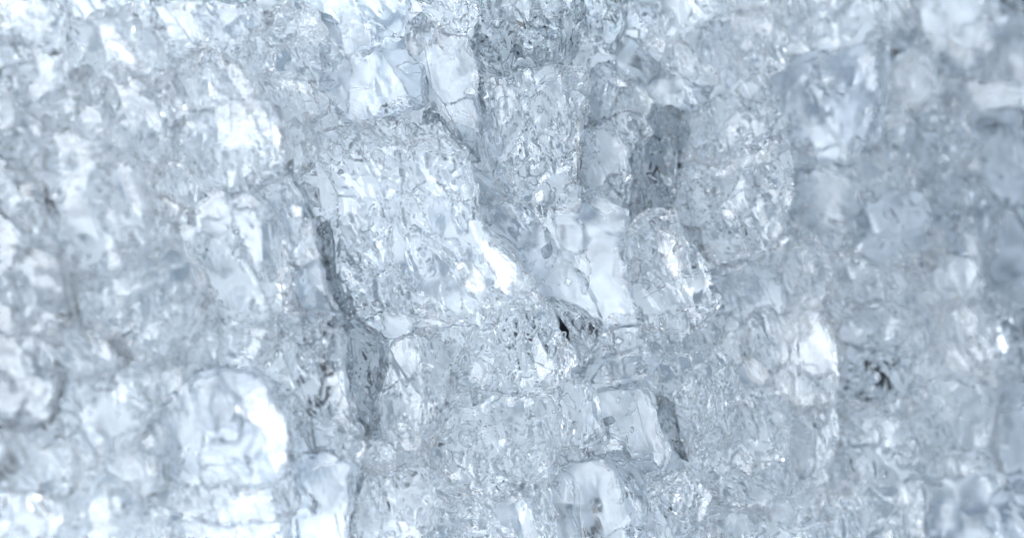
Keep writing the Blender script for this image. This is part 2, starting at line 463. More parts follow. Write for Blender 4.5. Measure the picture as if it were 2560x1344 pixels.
# (short phrase, label, outline in photo pixels, lift mm, kind, name)
PIECES = [
 # --- top row
 ('corner chunk', 'blurred pale ice chunk filling the top left corner', [(-70,-60),(150,-60),(165,40),(130,110),(70,130),(30,60),(-70,40)], 0, 'clear'),
 ('brownish top chunk', 'blurred greyish lump cut by the top edge, second from the left corner', [(160,-60),(350,-60),(330,40),(240,80),(180,50)], 2, 'rough'),
 ('slivered chunk', 'pale chunk near the top left with a white sliver lying on it', [(175,70),(290,50),(365,115),(425,175),(360,225),(250,215),(180,150)], 2, 'clear'),
 ('top grey wedge', 'dark wedge painted as a shaded gap at the top edge left of centre', [(470,-50),(625,-50),(612,12),(560,26),(505,10)], 1, 'dark'),
 ('smooth top slab', 'smooth pale blue slab below the dark wedge at the top edge', [(385,20),(500,12),(560,28),(650,30),(650,100),(560,140),(440,140),(370,80)], -1, 'clear'),
 ('crumpled block', 'crumpled whitish block with vertical grooves near the top edge', [(665,40),(740,12),(812,38),(826,95),(780,118),(700,112),(650,90)], 4, 'frost'),
 ('grey top slab', 'smooth grey angular slab cut by the top edge left of centre', [(750,-50),(990,-50),(998,50),(985,80),(940,102),(870,120),(828,92),(815,35)], 0, 'greyflat'),
 ('curved-belly chunk', 'clear wavy chunk with a rounded lower edge hanging from the top edge', [(1040,-50),(1182,-50),(1186,50),(1140,80),(1090,75),(1050,40)], 3, 'clear'),
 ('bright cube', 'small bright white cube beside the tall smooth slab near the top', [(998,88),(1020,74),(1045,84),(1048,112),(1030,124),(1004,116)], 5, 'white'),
 ('tall smooth slab', 'tall smooth pale slab left of the dark textured chunk at the top', [(1000,62),(1035,42),(1100,84),(1168,88),(1195,130),(1204,230),(1196,300),(1165,372),(1110,335),(1070,275),(1050,200),(1010,150)], 1, 'flat'),
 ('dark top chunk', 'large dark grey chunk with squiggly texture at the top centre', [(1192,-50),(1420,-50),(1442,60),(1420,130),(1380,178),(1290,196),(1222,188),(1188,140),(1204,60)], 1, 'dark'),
 ('black-flecked chunk', 'glassy chunk with black curved facets at the top right of centre', [(1440,-50),(1550,-50),(1560,50),(1532,120),(1475,152),(1440,90)], -1, 'dark'),
 ('leafy grey shard', 'grey leaf shaped shard near the top edge right of the black flecked chunk', [(1555,30),(1600,8),(1642,12),(1640,40),(1600,62),(1565,55)], 4, 'dim'),
 ('top slab right', 'clear slab cut by the top edge right of the leaf shaped shard', [(1650,-50),(1795,-50),(1800,35),(1765,62),(1690,80),(1645,45)], 2, 'clear'),
 ('white-squared chunk', 'chunk with small white square facets below the top edge right of centre', [(1830,42),(1900,30),(1950,80),(1962,150),(1900,192),(1850,165),(1822,110)], 2, 'frost'),
 ('grooved grey chunk', 'grey chunk with a dark groove between two pale slabs near the top right', [(1755,70),(1815,60),(1820,120),(1840,170),(1800,215),(1765,170),(1745,120)], 0, 'dim'),
 ('blurred top chunk', 'wide blurred clear chunk at the top edge over the big smooth boulder', [(1950,-50),(2200,-50),(2210,90),(2150,128),(2040,130),(1960,85)], 0, 'clear'),
 ('blurred white splinter', 'blurred upright white splinter at the top edge on the right', [(2208,-50),(2268,-50),(2262,60),(2238,102),(2210,60)], 4, 'frost'),
 ('smooth blue block', 'blurred smooth blue grey block at the top right', [(2272,-50),(2470,-50),(2490,60),(2430,150),(2350,185),(2275,140)], -1, 'greyflat'),
 ('far corner chunk', 'dark blurred chunk in the top right corner', [(2500,20),(2640,0),(2640,190),(2520,200),(2450,130)], -2, 'greyflat'),
 # --- second row
 ('left edge chunk', 'blurred chunk on the left edge beside the dark gaps', [(-70,90),(60,95),(150,130),(180,200),(120,240),(30,215),(-70,190)], -1, 'clear'),
 ('crackled left lump', 'blurred crackled grey lump below the corner chunk', [(60,235),(130,205),(215,195),(225,260),(200,300),(110,310),(50,290)], 0, 'rough'),
 ('triangle shard', 'small dark rimmed triangular shard near the left with one bright dot', [(210,200),(232,204),(274,256),(244,264),(206,252)], 4, 'clear'),
 ('crushed white mound', 'crushed white mound of ice left of the hooked lobe', [(435,165),(500,132),(580,140),(630,180),(642,230),(605,285),(520,290),(450,250)], 4, 'frost'),
 ('grey crumbled chunk', 'grey crumbled chunk under the crushed white mound on the left', [(285,215),(425,190),(450,260),(430,380),(395,430),(340,405),(290,330)], 0, 'rough'),
 ('hooked lobe', 'rounded clear lobe with a white hooked rim left of centre', [(640,205),(700,190),(760,205),(797,240),(797,280),(770,325),(700,320),(650,285)], 3, 'clear'),
 ('glossy slab', 'glossy clear slab with wing shaped folds below the grey top slab', [(805,150),(900,122),(995,120),(1040,185),(1035,262),(950,300),(850,282),(795,222)], 0, 'flat'),
 ('white-edged chunk', 'broad pale chunk left of centre with a bright white right edge', [(432,300),(520,275),(640,255),(688,290),(712,380),(700,440),(620,478),(510,485),(430,425)], 3, 'clear'),
 ('ring chunk', 'clear chunk with a dark ring near the foot of the tall smooth slab', [(1050,290),(1085,285),(1120,330),(1180,375),(1195,395),(1150,395),(1090,365),(1055,340)], 4, 'dark'),
 ('pale tile', 'pale flat tile between the tall smooth slab and the rough column', [(1190,330),(1235,275),(1262,370),(1240,430),(1195,405)], 2, 'flat'),
 ('rough column', 'tall rough column of ice with a painted white highlight on its right edge', [(1205,215),(1330,196),(1450,190),(1474,230),(1462,300),(1446,420),(1452,500),(1380,522),(1275,502),(1245,430),(1215,330)], 3, 'rough'),
 ('pale shoulder', 'smooth pale shoulder of ice right of the rough column top', [(1478,190),(1545,160),(1560,215),(1530,300),(1472,305),(1466,250)], 0, 'flat'),
 ('upright blue slab', 'smooth upright blue slab right of the rough column', [(1466,312),(1525,308),(1562,380),(1556,440),(1500,470),(1456,440)], 1, 'flat'),
 ('pale pocket slab', 'pale blue slab left of the frosted bar near the top', [(1545,70),(1610,90),(1640,150),(1610,200),(1555,160),(1535,120)], 1, 'flat'),
 ('frosted bar', 'frosted white bar slanting down right below the top edge', [(1640,85),(1690,95),(1762,150),(1755,182),(1690,165),(1630,150),(1606,132)], 5, 'frost'),
 ('blue facet block', 'smooth blue block below the slanting frosted bar', [(1615,170),(1690,170),(1750,200),(1745,255),(1690,268),(1640,250),(1605,215)], 0, 'flat'),
 ('heart shard', 'whitish heart shaped shard above the dark column', [(1518,315),(1560,290),(1606,288),(1622,325),(1590,372),(1555,360)], 5, 'frost'),
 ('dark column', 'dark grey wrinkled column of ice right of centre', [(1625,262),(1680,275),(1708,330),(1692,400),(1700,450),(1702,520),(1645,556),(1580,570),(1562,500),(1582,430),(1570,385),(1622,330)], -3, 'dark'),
 ('leaf-veined chunk', 'wrinkled chunk with dark veins right of the dark column top', [(1705,275),(1770,232),(1850,240),(1930,275),(1962,328),(1890,358),(1790,392),(1715,380)], 1, 'rough'),
 ('big smooth boulder', 'big smooth blurred boulder in the upper right', [(1925,205),(1990,145),(2090,136),(2195,138),(2192,210),(2194,280),(2162,350),(2105,405),(2005,405),(1945,335)], 2, 'flat'),
 ('pale peak', 'blurred pale peaked chunk right of the big smooth boulder', [(2212,190),(2262,130),(2312,142),(2330,220),(2292,282),(2232,262)], 3, 'frost'),
 ('right shelf', 'blurred blue shelf of ice near the upper right edge', [(2345,205),(2450,185),(2640,210),(2640,330),(2430,335),(2340,272)], -1, 'greyflat'),
 ('folded shard', 'folded shard with a pale rim at the foot of the big smooth boulder', [(2158,330),(2212,308),(2260,315),(2252,372),(2205,425),(2146,365)], 4, 'rough'),
 ('dark gravelly lump', 'dark gravelly lump right of the folded shard', [(2268,300),(2400,305),(2450,372),(2400,452),(2275,462),(2240,410)], -1, 'dim'),
 ('right edge slab', 'blurred blue slab on the right edge below the shelf', [(2450,345),(2640,340),(2640,520),(2500,520),(2430,450)], 0, 'greyflat'),
 # --- third row
 ('milky left mound', 'blurred milky mound on the left edge above the middle', [(-70,330),(60,300),(180,330),(280,362),(240,420),(110,425),(-70,400)], 1, 'rough'),
 ('left flat boulder', 'large smooth pale boulder left of the small stepped block', [(115,395),(230,375),(325,402),(372,500),(382,600),(285,655),(145,640),(85,560),(95,450)], 3, 'clear'),
 ('left round lobe', 'blurred white round lobe on the left edge', [(-70,410),(50,420),(110,480),(125,560),(80,620),(-70,640)], 4, 'clear'),
 ('stepped block', 'small stepped block with bright white edges left of centre', [(345,412),(395,430),(402,495),(470,522),(462,548),(392,532),(340,482)], 5, 'frost'),
 ('ridged chunk', 'clear ridged chunk with streaks below the stepped block', [(455,575),(500,522),(560,482),(635,492),(688,560),(718,650),(732,760),(640,800),(525,800),(492,700),(462,640)], 3, 'clear'),
 ('pale shoulder slab', 'pale smooth slab bordering the big central chunk on its left', [(652,450),(714,425),(748,520),(776,600),(792,640),(735,655),(700,630),(655,555)], 5, 'flat'),
 ('pale wedge', 'pale smooth wedge at the lower left of the big central chunk', [(722,655),(792,645),(816,705),(850,765),(866,800),(800,832),(738,775)], 0, 'flat'),
 ('grey sliver', 'long narrow sliver, crevice shade painted grey, along the left flank of the big central chunk', [(772,520),(798,528),(832,620),(862,720),(884,785),(852,770),(814,700),(786,620)], -4, 'dark'),
 ('big central chunk', 'largest rough central chunk with a brilliant white lower right edge', [(870,332),(960,320),(1080,350),(1150,400),(1172,470),(1202,560),(1242,618),(1300,678),(1336,740),(1240,746),(1222,790),(1150,800),(1060,770),(960,755),(885,768),(845,700),(806,610),(784,520),(765,440),(795,370)], 4, 'rough'),
 ('central blue slab', 'wide smooth blue slab right of the big central chunk', [(1168,402),(1212,440),(1280,518),(1400,515),(1480,482),(1540,540),(1566,620),(1558,700),(1585,780),(1500,806),(1425,755),(1345,715),(1300,650),(1222,565),(1192,500)], 0, 'flat'),
 ('sparkling crystal', 'sparkling faceted crystal with a white face right of centre', [(1590,602),(1622,562),(1690,560),(1722,592),(1757,650),(1786,730),(1786,772),(1750,810),(1682,826),(1612,802),(1582,742),(1556,692),(1570,640)], 5, 'clear'),
 ('wide ribbed chunk', 'wide rough chunk with a pale slanting bar right of the dark column', [(1706,432),(1762,402),(1850,372),(1942,345),(1978,392),(1984,480),(1972,570),(1900,622),(1805,640),(1756,602),(1724,540)], 2, 'rough'),
 ('white-tipped slab', 'blurred slab with a whitish tip right of the wide ribbed chunk', [(1992,445),(2060,428),(2112,450),(2142,500),(2092,545),(2012,565),(1984,505)], 3, 'flat'),
 ('rounded blue boulder', 'rounded blurred blue boulder right of the white tipped slab', [(2112,505),(2200,472),(2302,492),(2332,545),(2312,622),(2205,645),(2112,612)], 2, 'flat'),
 ('dim lump', 'dim grey blurred lump right of the rounded blue boulder', [(2345,480),(2440,470),(2500,540),(2470,622),(2380,640),(2335,570)], -1, 'dim'),
 ('dull edge block', 'dull blue block on the right edge at mid height', [(2490,540),(2640,530),(2640,760),(2500,745),(2465,650)], 0, 'greyflat'),
 # --- fourth row
 ('white left boulder', 'blurred milky white boulder on the left edge below the round lobe', [(-70,665),(60,622),(150,632),(186,720),(182,800),(80,832),(-70,810)], 4, 'rough'),
 ('arched chunk', 'chunk with dark arched bands on the left', [(190,722),(250,660),(350,612),(445,602),(478,680),(498,780),(470,860),(400,915),(325,895),(235,830)], 3, 'rough'),
 ('pale left plate', 'smooth pale plate tucked under the arched chunk on the left', [(95,850),(185,795),(270,850),(325,905),(275,952),(155,942)], 2, 'clear'),
 ('small cloudy slab', 'cloudy slab between the arched chunk and the crescent chunk', [(430,850),(520,815),(640,815),(700,840),(640,920),(540,930),(470,950),(420,910)], 1, 'clear'),
 ('rimmed chunk', 'tall clear chunk with a pale ragged right edge beside the dark pocket', [(690,852),(760,826),(838,832),(856,900),(872,970),(892,1060),(925,1105),(860,1148),(790,1140),(752,1060),(735,1000),(668,935)], 6, 'clear'),
 ('dark pocket shard', 'shard tinted dark for the shade of the pocket below the big central chunk', [(850,802),(900,808),(950,850),(962,930),(942,1010),(970,1060),(932,1088),(892,1050),(872,960),(857,880)], -6, 'dark'),
 ('lens slab', 'smooth lens shaped slab under the big central chunk', [(905,792),(945,764),(1015,768),(1065,800),(1140,812),(1050,838),(960,834)], 2, 'flat'),
 ('speckled trapezoid', 'speckled trapezoid chunk with a straight top below the white edge', [(1242,744),(1342,742),(1378,790),(1398,830),(1436,892),(1400,960),(1300,985),(1205,972),(1125,985),(1140,920),(1185,860),(1222,800)], 4, 'rough'),
 ('notched chunk', 'clear notched chunk left of the speckled trapezoid', [(978,852),(1080,842),(1128,870),(1118,960),(1090,1040),(1042,1105),(975,1095),(966,960)], 2, 'clear'),
 ('crushed strip', 'strip of finely crushed ice above the black slit', [(1345,735),(1420,760),(1500,805),(1560,850),(1520,885),(1462,880),(1440,850),(1412,806),(1385,765)], 2, 'rough'),
 ('pale lower slab', 'smooth pale slab right of the black slit', [(1466,892),(1540,890),(1620,850),(1660,880),(1620,940),(1540,958),(1440,950),(1420,930),(1448,905)], 0, 'flat'),
 ('blue hollow slab', 'smooth blue slab right of the sparkling crystal', [(1785,668),(1880,652),(1950,702),(1952,780),(1862,822),(1800,800)], 0, 'flat'),
 ('lens flake chunk', 'chunk carrying a pale lens shaped flake right of the blue hollow slab', [(1890,640),(1985,600),(2050,610),(2070,700),(2050,750),(1965,760),(1950,700)], 2, 'clear'),
 ('frosty pillar', 'frosty pillar with a pale ragged right edge in the lower right', [(1968,792),(2030,756),(2070,790),(2082,850),(2092,950),(2084,1012),(1992,1012),(1942,960),(1962,880)], 4, 'frost'),
 ('streaked chunk', 'blurred streaked chunk right of the frosty pillar top', [(2085,765),(2180,742),(2262,790),(2252,868),(2160,862),(2095,832)], 2, 'clear'),
 ('faceted lump', 'blurred lump under the dim lump, pale on its right side', [(2325,655),(2420,642),(2462,700),(2442,762),(2345,765),(2290,710)], 1, 'clear'),
 ('striped chunk', 'blurred chunk with dark stripes left of the faceted lump', [(2085,625),(2200,655),(2290,660),(2300,740),(2230,750),(2120,735),(2075,690)], 0, 'rough'),
 ('pale triangle', 'blurred pale triangular chunk on the right', [(2312,800),(2380,765),(2442,832),(2462,882),(2420,925),(2330,885)], 3, 'frost'),
 ('dark right hollow', 'dark blurred lump on the right edge below the dull block', [(2470,770),(2640,775),(2640,960),(2530,960),(2460,900)], -1, 'dim'),
 # --- fifth row
 ('left cloudy lump', 'blurred cloudy lump on the left edge in the lower half', [(-70,840),(80,850),(140,950),(120,1040),(30,1060),(-70,1040)], 2, 'clear'),
 ('speckled left lump', 'speckled blurred lump right of the left cloudy lump', [(150,955),(280,960),(370,930),(400,1010),(350,1110),(230,1130),(140,1060)], 2, 'clear'),
 ('crescent chunk', 'large smooth chunk with a dazzling white crescent on its right', [(388,1040),(470,965),(560,938),(640,945),(705,990),(738,1080),(726,1170),(690,1205),(560,1195),(435,1182),(385,1120)], 4, 'flat'),
 ('grey wedge', 'grey wedge shadowed between the crescent chunk and the rimmed chunk', [(738,1042),(800,1092),(828,1132),(790,1156),(738,1135)], 2, 'greyflat'),
 ('pale bottom slab', 'smooth pale slab cut by the bottom edge left of centre', [(728,1175),(800,1152),(880,1172),(898,1220),(880,1300),(880,1410),(715,1410)], 4, 'flat'),
 ('ice knuckle', 'small white knuckle of ice at the foot of the dark pocket', [(878,1110),(930,1092),(975,1130),(985,1165),(935,1185),(880,1165)], 5, 'frost'),
 ('spiky chunk', 'clear spiky chunk at the bottom edge right of the pale slab', [(905,1200),(985,1172),(1050,1180),(1090,1240),(1070,1320),(1000,1410),(905,1410),(890,1290)], 2, 'clear'),
 ('swirled chunk', 'chunk with swirled rings and a black speck below the trapezoid', [(1115,995),(1250,975),(1380,990),(1402,1060),(1372,1150),(1285,1205),(1135,1195),(1055,1130),(1062,1062)], 3, 'rough'),
 ('crushed bottom heap', 'heap of crushed ice on the bottom edge at the centre', [(1095,1215),(1230,1215),(1370,1190),(1400,1280),(1380,1410),(1080,1410),(1080,1310)], 1, 'rough'),
 ('narrow blue slab', 'narrow smooth blue slab left of the grey streak', [(1500,1000),(1590,965),(1632,1030),(1680,1105),(1722,1155),(1640,1180),(1525,1150),(1492,1080)], 2, 'flat'),
 ('chipped chunk', 'chipped clear chunk between the swirled chunk and the narrow blue slab', [(1400,965),(1480,960),(1495,1010),(1485,1090),(1470,1150),(1385,1165),(1410,1070)], 1, 'clear'),
 ('grey streak shard', 'narrow shard tinted grey for crevice shade, slanting down right in the lower centre', [(1632,975),(1672,1005),(1705,1080),(1728,1142),(1692,1112),(1652,1052)], -3, 'dark'),
 ('fan-ribbed chunk', 'chunk with a pale top and a ribbed fan right of the grey streak', [(1645,895),(1760,882),(1835,930),(1850,1010),(1800,1080),(1740,1110),(1695,1050),(1660,985)], 2, 'rough'),
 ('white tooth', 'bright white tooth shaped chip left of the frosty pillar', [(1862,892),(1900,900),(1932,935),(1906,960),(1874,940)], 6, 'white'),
 ('speckled right chunk', 'speckled clear chunk under the white tooth', [(1860,970),(1935,975),(1965,1050),(1950,1130),(1870,1165),(1800,1130),(1815,1060)], 2, 'rough'),
 ('lower pillar block', 'blurred block under the frosty pillar', [(1975,1025),(2080,1022),(2095,1110),(2060,1200),(1985,1190),(1960,1110)], 1, 'clear'),
 ('eyed pocket', 'dark pocket of ice with a black eye right of the frosty pillar', [(2102,850),(2200,872),(2262,880),(2270,980),(2200,1020),(2110,1000)], -5, 'dim'),
 ('blurred right boulder', 'blurred boulder on the right below the pale triangle', [(2285,930),(2400,935),(2470,1000),(2450,1100),(2340,1120),(2280,1040)], 2, 'clear'),
 ('lower right block', 'blurred smooth blue block on the right edge in the lower half', [(2490,970),(2640,970),(2640,1200),(2520,1200),(2470,1090)], 0, 'greyflat'),
 ('grey hollow block', 'grey crumbled block under the eyed pocket', [(2105,1030),(2210,1030),(2280,1080),(2270,1170),(2180,1200),(2100,1150)], 0, 'rough'),
 # --- bottom row
 ('hooked left chunk', 'blurred chunk with dark hooked lines at the lower left', [(10,1110),(100,1090),(170,1130),(165,1220),(90,1260),(30,1220)], 3, 'clear'),
 ('bottom left corner chunk', 'blurred milky chunk in the bottom left corner', [(-70,1230),(40,1250),(130,1270),(135,1410),(-70,1410)], 4, 'rough'),
 ('bottom left slab', 'pale slab on the bottom edge right of the dark gap', [(165,1250),(260,1190),(330,1220),(370,1300),(350,1410),(160,1410)], 4, 'clear'),
 ('looped chunk', 'chunk with small looped bubbles below the crescent chunk', [(395,1200),(500,1195),(600,1210),(700,1220),(705,1290),(600,1310),(480,1310),(400,1270)], 2, 'clear'),
 ('bottom frost slab', 'frosted slab on the bottom edge left of the smooth pale slab', [(420,1330),(560,1315),(690,1300),(712,1410),(400,1410)], 3, 'clear'),
 ('bottom smooth block', 'smooth block on the bottom edge below the chipped chunk', [(1410,1170),(1540,1165),(1600,1200),(1590,1300),(1540,1410),(1400,1410),(1395,1280)], 2, 'flat'),
 ('crumbled bottom chunk', 'crumbled chunk with a black notch on the bottom edge right of centre', [(1600,1190),(1720,1160),(1770,1210),(1760,1320),(1700,1410),(1560,1410),(1600,1310)], 2, 'rough'),
 ('leaning shard', 'long leaning shard with a white crest at the lower right', [(1775,1180),(1850,1170),(1940,1220),(2010,1270),(1950,1300),(1850,1270),(1780,1240)], 4, 'clear'),
 ('bottom clear chunk', 'clear chunk on the bottom edge below the leaning shard', [(1770,1260),(1850,1285),(1950,1310),(2030,1290),(2040,1410),(1740,1410)], 1, 'clear'),
 ('bubbled pocket', 'dark bubbled pocket on the bottom edge left of the tall frosted splinter', [(2060,1215),(2170,1210),(2235,1250),(2240,1410),(2050,1410),(2045,1300)], 0, 'rough'),
 ('tall frosted splinter', 'tall blurred white splinter on the bottom edge in the lower right', [(2240,1202),(2282,1210),(2312,1270),(2302,1410),(2248,1410),(2240,1285)], 5, 'frost'),
 ('bottom right block', 'wide blurred blue block in the bottom right corner', [(2330,1180),(2480,1160),(2640,1215),(2640,1410),(2330,1410)], 0, 'greyflat'),
]
# parts, mostly bright highlights painted on as white crust: (owner, part name, label, outline, lift above owner mm, kind)
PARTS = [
 ('slivered chunk','highlight_ridge','thin white sliver',[(260,120),(275,97),(296,104),(348,160),(338,166),(286,120)],5,'white'),
 ('big central chunk','highlight_edge','brilliant white highlight on the broken edge',[(1198,585),(1240,612),(1302,682),(1334,740),(1262,738),(1238,690),(1214,650),(1203,612)],6,'white'),
 ('big central chunk','highlight_edge','white highlight on the inner ridge',[(1130,652),(1180,658),(1212,690),(1234,745),(1222,792),(1190,745),(1152,695)],7,'white'),
 ('white-edged chunk','highlight_edge','white highlight on the pointed edge',[(684,300),(705,330),(720,346),(692,396),(684,360)],7,'white'),
 ('white-edged chunk','highlight_ridge',None,[(515,165),(530,170),(536,240),(528,262),(518,230)],8,'white'),
 ('hooked lobe','highlight_rim','white hooked highlight on the rim',[(642,206),(700,190),(758,204),(796,240),(795,262),(776,236),(750,214),(700,203)],6,'frost'),
 ('crescent chunk','highlight_edge','dazzling white crescent highlight',[(585,1012),(640,966),(690,980),(716,1030),(736,1090),(726,1160),(690,1182),(670,1150),(664,1090),(640,1052),(604,1042)],6,'white'),
 ('rough column','highlight_edge','white highlight along the right edge',[(1452,228),(1470,250),(1454,330),(1456,400),(1442,475),(1424,450),(1440,380),(1440,300)],6,'frost'),
 ('sparkling crystal','highlight_face','brilliant white highlight on the face',[(1640,576),(1702,570),(1722,640),(1730,690),(1672,702),(1652,640)],6,'white'),
 ('sparkling crystal','highlight_face',None,[(1556,690),(1582,640),(1606,650),(1596,700),(1566,720)],6,'white'),
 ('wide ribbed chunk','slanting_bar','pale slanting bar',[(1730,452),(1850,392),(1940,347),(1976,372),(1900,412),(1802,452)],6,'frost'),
 ('wide ribbed chunk','highlight_face',None,[(1802,524),(1838,520),(1842,545),(1818,552)],8,'white'),
 ('stepped block','highlight_step',None,[(402,470),(412,494),(466,520),(458,534),(404,505)],6,'white'),
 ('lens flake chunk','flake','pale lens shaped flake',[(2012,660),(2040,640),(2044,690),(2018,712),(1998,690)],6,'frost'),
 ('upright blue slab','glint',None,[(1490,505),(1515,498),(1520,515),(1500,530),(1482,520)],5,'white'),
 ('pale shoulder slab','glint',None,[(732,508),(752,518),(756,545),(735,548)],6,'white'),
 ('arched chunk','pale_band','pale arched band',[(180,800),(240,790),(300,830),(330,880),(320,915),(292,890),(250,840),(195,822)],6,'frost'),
 ('hooked lobe','highlight_face',None,[(752,285),(775,278),(782,305),(760,315)],6,'white'),
]
# air bubbles frozen in: (owner, px, py, radius px)
BUBBLES = [('dark top chunk',1243,60,13),('dark top chunk',1300,165,20),('dark top chunk',1340,90,10),('notched chunk',1068,925,14),('swirled chunk',1170,1095,24),('swirled chunk',1150,1010,10),
 ('swirled chunk',1115,1165,9),('ring chunk',1085,312,26),('looped chunk',525,1225,16),('looped chunk',505,1215,11),('ice knuckle',935,1140,10),('crumbled bottom chunk',1640,1250,16),('rough column',1350,275,11),('rough column',1325,400,10),
 ('sparkling crystal',1615,715,10),('big central chunk',1035,570,9),('big central chunk',860,690,18),('wide ribbed chunk',1835,420,12),('eyed pocket',2185,945,16),('speckled trapezoid',1165,925,8),('dark pocket shard',930,1000,20)]
# gaps where the pile lets the dark table show
GAPS = [(1448,862,18),(1428,832,18),(1410,800,14),(905,1010,46),(900,960,30),(1210,160,36),(1490,90,40),(2500,5,30),(10,60,26),(85,235,26),(10,170,20),(2185,945,26),(1145,1005,16),(1500,1285,16),(1715,1245,22),
 (1755,630,26),(1690,420,20),(2390,120,22),(2520,850,24),(1905,780,16),(1600,150,24),(145,1270,24),(1635,510,40),(2280,120,18),(1665,330,30),(890,1270,24),(2190,380,30),(1690,1050,22),(2120,880,22),(40,1180,10)]


def rough_outline(pts, rs, amount=0.07, rounds=2):
    p = [np.array(q, float) for q in pts]
    for _ in range(rounds):
        n, out = len(p), []
        for i in range(n):
            a, b = p[i], p[(i + 1) % n]
            d = b - a
            out += [a, (a + b) / 2 + np.array([-d[1], d[0]]) * rs.uniform(-amount, amount) + d * rs.uniform(-.12, .12)]
        p = out
    return np.array(p)


def interlock(outline, step=22.0):
    """bend an outline by the grain of the whole pile, so that neighbours fit into each other along crooked breaks"""
    o = np.asarray(outline, float)
    pts = []
    for i in range(len(o)):
        a, b = o[i], o[(i + 1) % len(o)]
        n = max(1, int(np.hypot(*(b - a)) / step))
        pts += [a + (b - a) * k / n for k in range(n)]
    p = np.array(pts)
    for wl, am, sd in ((230.0, 34.0, 3.0), (85.0, 15.0, 40.0), (34.0, 6.0, 80.0)):
        z = np.full(len(p), sd)
        p = p + am * np.stack([gnoise(np.c_[p / wl, z]), gnoise(np.c_[p / wl, z + 11.3])], 1)
    return p


def centroid(o):
    o = np.asarray(o, float)
    return o.mean(0)


def inside(poly, X, Y):
    poly = np.asarray(poly, float)
    r = np.zeros(X.shape, bool)
    n = len(poly)
    for i in range(n):
        x1, y1 = poly[i]
        x2, y2 = poly[(i + 1) % n]
        if y1 == y2:
            continue
        c = ((y1 > Y) != (y2 > Y)) & (X < (x2 - x1) * (Y - y1) / (y2 - y1) + x1)
        r ^= c
    return r


OWN = {}
GX, GY = np.meshgrid(np.arange(-60, 2640, 20.0), np.arange(-60, 1420, 20.0))
covered = np.zeros(GX.shape, bool)
refs = []
for i, (short, label, outline, lift, kind) in enumerate(PIECES):
    rs = np.random.RandomState(500 + i)
    o_ = np.asarray(outline, float)
    grow = 1.0 if short in ('crushed strip', 'pale lower slab', 'speckled trapezoid') else 1.05 + 0.05 * (o_.mean(0)[0] < 500)
    out = o_.mean(0) + (o_ - o_.mean(0)) * grow
    out = rough_outline(interlock(out), rs, 0.12, 1) if grow > 1.0 else rough_outline(out, rs, 0.05, 3)
    name = 'ice_sliver' if ('sliver' in short or 'splinter' in short or 'shard' in short) else 'ice_chunk'
    ob = build_piece(name, out, lift * 0.3, kind, 100 + i)
    ob['label'] = label
    ob['category'] = 'ice'
    OWN[short] = (ob, lift)
    covered |= inside(outline, GX, GY)
    refs.append((short, centroid(outline), np.asarray(outline, float)))

_bvh = {}


def cast(ob, px, py):
    """where photo pixel (px, py) meets a piece, in the piece's own frame"""
    if ob.name not in _bvh:
        P, F = SHAPE[ob.name]
        _bvh[ob.name] = (BVHTree.FromPolygons(P.tolist(), F.tolist(), all_triangles=True), ob.matrix_basis.inverted())
    tree, inv = _bvh[ob.name]
    o_, d_ = inv @ CAM, (inv.to_3x3() @ ray(px, py)).normalized()
    loc, nor, idx, dist = tree.ray_cast(o_, d_)
    return (loc is not None, loc, d_, dist or 0.0, o_)


